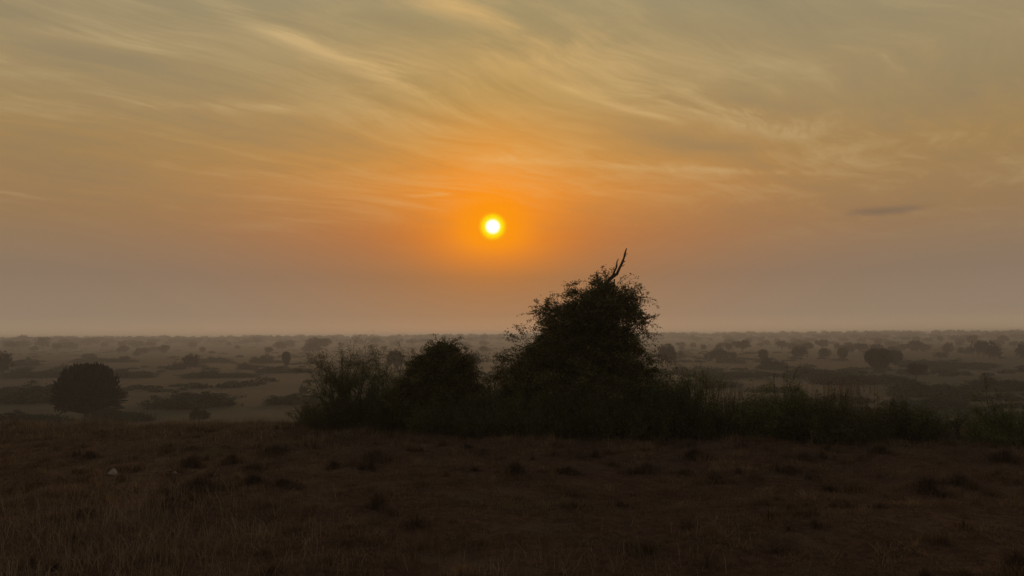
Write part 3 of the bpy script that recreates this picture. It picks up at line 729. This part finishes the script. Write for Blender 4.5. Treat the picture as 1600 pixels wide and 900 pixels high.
# ------------------------------------------------------------------ foreground grass
rng = np.random.default_rng(9)
gm = MB(); n = 430000
az = rng.uniform(-0.86, 0.86, n); r = rng.uniform(0, 1, n) ** 0.75 * 21 + 4.2
x = r * np.sin(az); y = r * np.cos(az)
ok = (y < edge(x) + 6)
patch = wav(x, y, 1.6, 12, 6) + 0.8 * wav(x, y, 0.6, 25, 6) + 0.6 * wav(x, y, 5.0, 33, 6)
ok &= (patch + rng.normal(size=n) * 0.35) > -0.42
x, y, patch = x[ok], y[ok], patch[ok]; n = len(x)
brow = np.clip((y - (edge(x) - 4.5)) / 4.0, 0, 1)
h = 0.02 + 0.05 * np.clip(patch, 0, 1.2) + 0.10 * brow * rng.uniform(0.3, 1.4, n) * (0.5 + np.clip(patch, 0, 1))
h *= rng.uniform(0.5, 1.5, n)
gm.blades(np.stack([x, y, H(x, y) - 0.005], 1), h, rng, w=0.0038, lean=1.15, tint=np.clip(rng.normal(0.45, 0.22, n) + patch * 0.45, 0, 1))
nt_ = 900; az = rng.uniform(-0.8, 0.8, nt_); rt = rng.uniform(0, 1, nt_) ** 0.7 * 17 + 6.0
for i in range(nt_):
    cx_, cy_ = rt[i] * math.sin(az[i]), rt[i] * math.cos(az[i])
    if cy_ > edge(cx_) + 1: continue
    k = int(rng.integers(40, 170)); s_ = rng.uniform(0.04, 0.22); q = np.abs(rng.normal(size=k)); a = rng.uniform(0, 6.283, k)
    x_ = cx_ + np.cos(a) * q * s_ * 1.4; y_ = cy_ + np.sin(a) * q * s_
    gm.blades(np.stack([x_, y_, H(x_, y_) - 0.005], 1), rng.uniform(0.06, 0.20) * rng.uniform(0.4, 1.2, k) * np.exp(-q * q * 0.3), rng, w=0.0034, lean=0.8, tint=np.clip(rng.uniform(0.0, 0.95) + rng.normal(size=k) * 0.1, 0, 1))
o = gm.build('grass', M_grass); tag(o, 'short dry reddish brown grass carpeting the foreground', 'grass', kind='stuff')
# long straw: bottom left corner, a few patches elsewhere, and along the edge of the shelf
tm = MB()
def straw(cx, cy, sx, sy, n, hmin, hmax):
    x = cx + rng.normal(size=n) * sx; y = cy + rng.normal(size=n) * sy; x = x[y > 4.5]; y = y[y > 4.5]; n = len(x)
    tm.blades(np.stack([x, y, H(x, y) - 0.01], 1), rng.uniform(hmin, hmax, n), rng, w=0.0024, lean=0.8)
for (px, py, sx, sy, n_, h0, h1) in [(60, 840, 0.8, 0.9, 2600, .12, .42), (250, 850, 0.9, 0.8, 2600, .10, .40), (160, 885, 1.2, 0.5, 2200, .12, .38), (240, 790, 0.5, 0.7, 500, .2, .5), (90, 780, 0.7, 0.8, 700, .12, .4),
                                    (820, 880, 0.35, 0.3, 320, .1, .3), (1000, 885, 0.4, 0.3, 200, .1, .32), (1090, 850, 0.3, 0.5, 40, .2, .5), (350, 700, 1.5, 1.2, 900, .12, .32), (560, 690, 1.6, 1.0, 1100, .12, .32)]:
    p, d = hit(px, py); straw(p[0], p[1], sx * 1.3, sy * 1.2, int(n_ * 0.55), h0 * 0.6, h1 * 0.85)
xs = rng.uniform(-17, 16, 26000); ys = edge(xs) - 1.6 + rng.normal(size=26000) * 1.3
kk = (wav(xs, ys, 2.0, 7, 6) + rng.normal(size=26000) * 0.3) > -0.05
xs, ys = xs[kk], ys[kk]
tm.blades(np.stack([xs, ys, H(xs, ys) - 0.01], 1), rng.uniform(0.05, 0.30, len(xs)) * (0.5 + np.clip(wav(xs, ys, 1.4, 17, 6) * 1.5 + 0.4, 0, 1)), rng, w=0.0026, lean=0.9)
for _ in range(260):                # taller tufts that break the line of the shelf's edge
    cx_ = rng.uniform(-18, -3.5) if rng.uniform() < 0.75 else rng.uniform(-3.5, 15); cy_ = float(edge(cx_)) + rng.normal() * 0.8 - 0.3; k = int(rng.integers(30, 110)); s_ = rng.uniform(0.06, 0.3)
    x_ = cx_ + rng.normal(size=k) * s_; y_ = cy_ + rng.normal(size=k) * s_
    tm.blades(np.stack([x_, y_, H(x_, y_) - 0.01], 1), rng.uniform(0.08, 0.32) * rng.uniform(0.4, 1.1, k), rng, w=0.0028, lean=0.55)
o = tm.build('long_dry_grass', M_tall); tag(o, 'long thin straw coloured grass at the lower left and along the shelf edge', 'grass', kind='stuff')

# dark tussocks
TU = [(310, 768, 46, 20, 'wide dark grass tussock in the left foreground'), (395, 755, 22, 14, 'rounded tussock left of the flat tussock in the left foreground'), (442, 760, 34, 12, 'flat dark tussock right of the wide left tussock'),
      (583, 722, 42, 18, 'blackish mound of grass below the thorn shrub'), (590, 794, 18, 24, 'upright narrow tussock in the middle foreground'), (521, 733, 12, 13, 'tiny upright tussock left of the blackish mound'),
      (430, 708, 32, 12, 'low tussock beneath the left end of the thicket'), (300, 730, 20, 16, 'spiky tussock right of the small pale stone'), (362, 724, 22, 14, 'reddish tussock above the wide left tussock'),
      (805, 744, 24, 24, 'tallest wispy brown tussock under the tall creeper bush'), (890, 740, 30, 12, 'low tussock right of the wispy brown tussock'), (1010, 738, 34, 14, 'brown tussock below the right side of the tall bush'),
      (1085, 716, 22, 15, 'dark clump of grass close to the hedge, below its tallest shrub'), (1072, 742, 26, 10, 'flat tussock below the dark clump near the hedge'), (1235, 738, 24, 11, 'small flat tussock below the middle of the hedge'),
      (1255, 720, 24, 13, 'dark tussock near the hedge below the dry stalks'), (1375, 708, 20, 12, 'small dark tussock at the foot of the hedge right of the dry stalks'), (1500, 758, 30, 14, 'dark tussock in the right foreground'), (1570, 720, 36, 14, 'wide dark tussock under the right edge shrub'),
      (140, 716, 16, 9, 'small dark tussock at the left above the pale stone'), (130, 805, 36, 9, 'flat dark patch of grass in the left foreground'), (1450, 770, 20, 24, 'wispy upright tussock in the right foreground')]
for i, (px, py, hw, hp, lb) in enumerate(TU):
    p, d = hit(px, py); m = d / F; R_ = hw * m; hh = hp * m * 1.25; n_ = int(800 * R_ / 0.4) + 300; b = MB()
    q = np.clip(np.abs(rng.normal(size=n_)) * 0.5, 0, 1.5); a = rng.uniform(0, 6.283, n_); lob = 1 + 0.3 * np.sin(a * 3 + i) + 0.2 * np.sin(a * 5 + 2 * i); x = np.cos(a) * R_ * q * lob; y = np.sin(a) * R_ * q * 0.9 * lob
    bz = H(p[0] + x, p[1] + y) - p[2]
    b.blades(np.stack([x, y, bz - 0.01], 1), hh * (0.3 + 0.7 * np.exp(-q * q * 1.5)) * rng.uniform(0.35, 1.15, n_), rng, w=0.0036, lean=0.7)
    o = b.build('grass_tussock', M_tus); o.location = (p[0], p[1], p[2]); tag(o, lb, 'tussock', 'dark grass tussocks of the foreground')

# pale stones
def stone(px, py, w, h, lb, tent=True):
    """a broken slab leaning on a lump: chipped planes, uneven ridge"""
    import bmesh
    p, d = hit(px, py); m = d / F; W_, H_ = w * m, h * m
    if tent: pts = [(-.62, -.2, -.05), (-.5, .3, -.05), (.5, -.25, -.05), (.62, .3, -.05), (.02, -.3, .05), (.1, .05, 1.0), (.28, .25, .86), (.42, -.1, .45), (-.3, -.05, .34), (-.15, .3, .5), (.3, -.22, .55)]
    else: pts = [(-.5, -.2, -.05), (-.4, .3, -.05), (.5, -.2, -.05), (.4, .3, -.05), (-.2, -.1, .7), (.25, 0, 1.0), (.3, .2, .6), (-.3, .2, .6)]
    bm = bmesh.new()
    for x, y, z in pts: bm.verts.new((x * W_, y * W_, z * H_))
    bmesh.ops.convex_hull(bm, input=list(bm.verts)); bmesh.ops.bevel(bm, geom=list(bm.edges), offset=0.04 * H_, segments=1, affect='EDGES')
    me = bpy.data.meshes.new('stone'); bm.to_mesh(me); bm.free(); me.materials.append(M_bone)
    o = bpy.data.objects.new('stone', me); col.objects.link(o); o.location = (p[0], p[1], p[2] - 0.25 * H_); tag(o, lb, 'stone'); return o
stone(174, 741, 14, 11, 'pale angular stone catching light in the left foreground')
stone(272, 739, 8, 4, 'tiny pale stone right of the larger pale stone', False)

# ------------------------------------------------------------------ haze
def box(name, x0, x1, y0, y1, z0, z1):
    v = np.array([(x, y, z) for z in (z0, z1) for y in (y0, y1) for x in (x0, x1)], float)
    f = np.array([(0, 2, 3, 1), (4, 5, 7, 6), (0, 1, 5, 4), (2, 6, 7, 3), (0, 4, 6, 2), (1, 3, 7, 5)])
    m = bpy.data.materials.new('morning_haze'); m.use_nodes = True; nt = m.node_tree; nt.nodes.clear()
    pv = nt.nodes.new('ShaderNodeVolumePrincipled'); pv.inputs['Color'].default_value = HAZE_COL; pv.inputs['Density'].default_value = HAZE_D
    pv.inputs['Anisotropy'].default_value = 0.35
    o_ = nt.nodes.new('ShaderNodeOutputMaterial'); nt.links.new(pv.outputs[0], o_.inputs['Volume'])
    return new_mesh_obj(name, v, [f], m, smooth=False)
HAZE_D = 0.00068
HAZE_COL = (0.95, 0.95, 0.99, 1)
zmin = float(Z.min())
hz = box('haze', -15000, 15000, -15000, 15000, zmin - 1.0, 11.0); tag(hz, 'thin dusty morning haze lying over the plain', 'haze', kind='stuff')
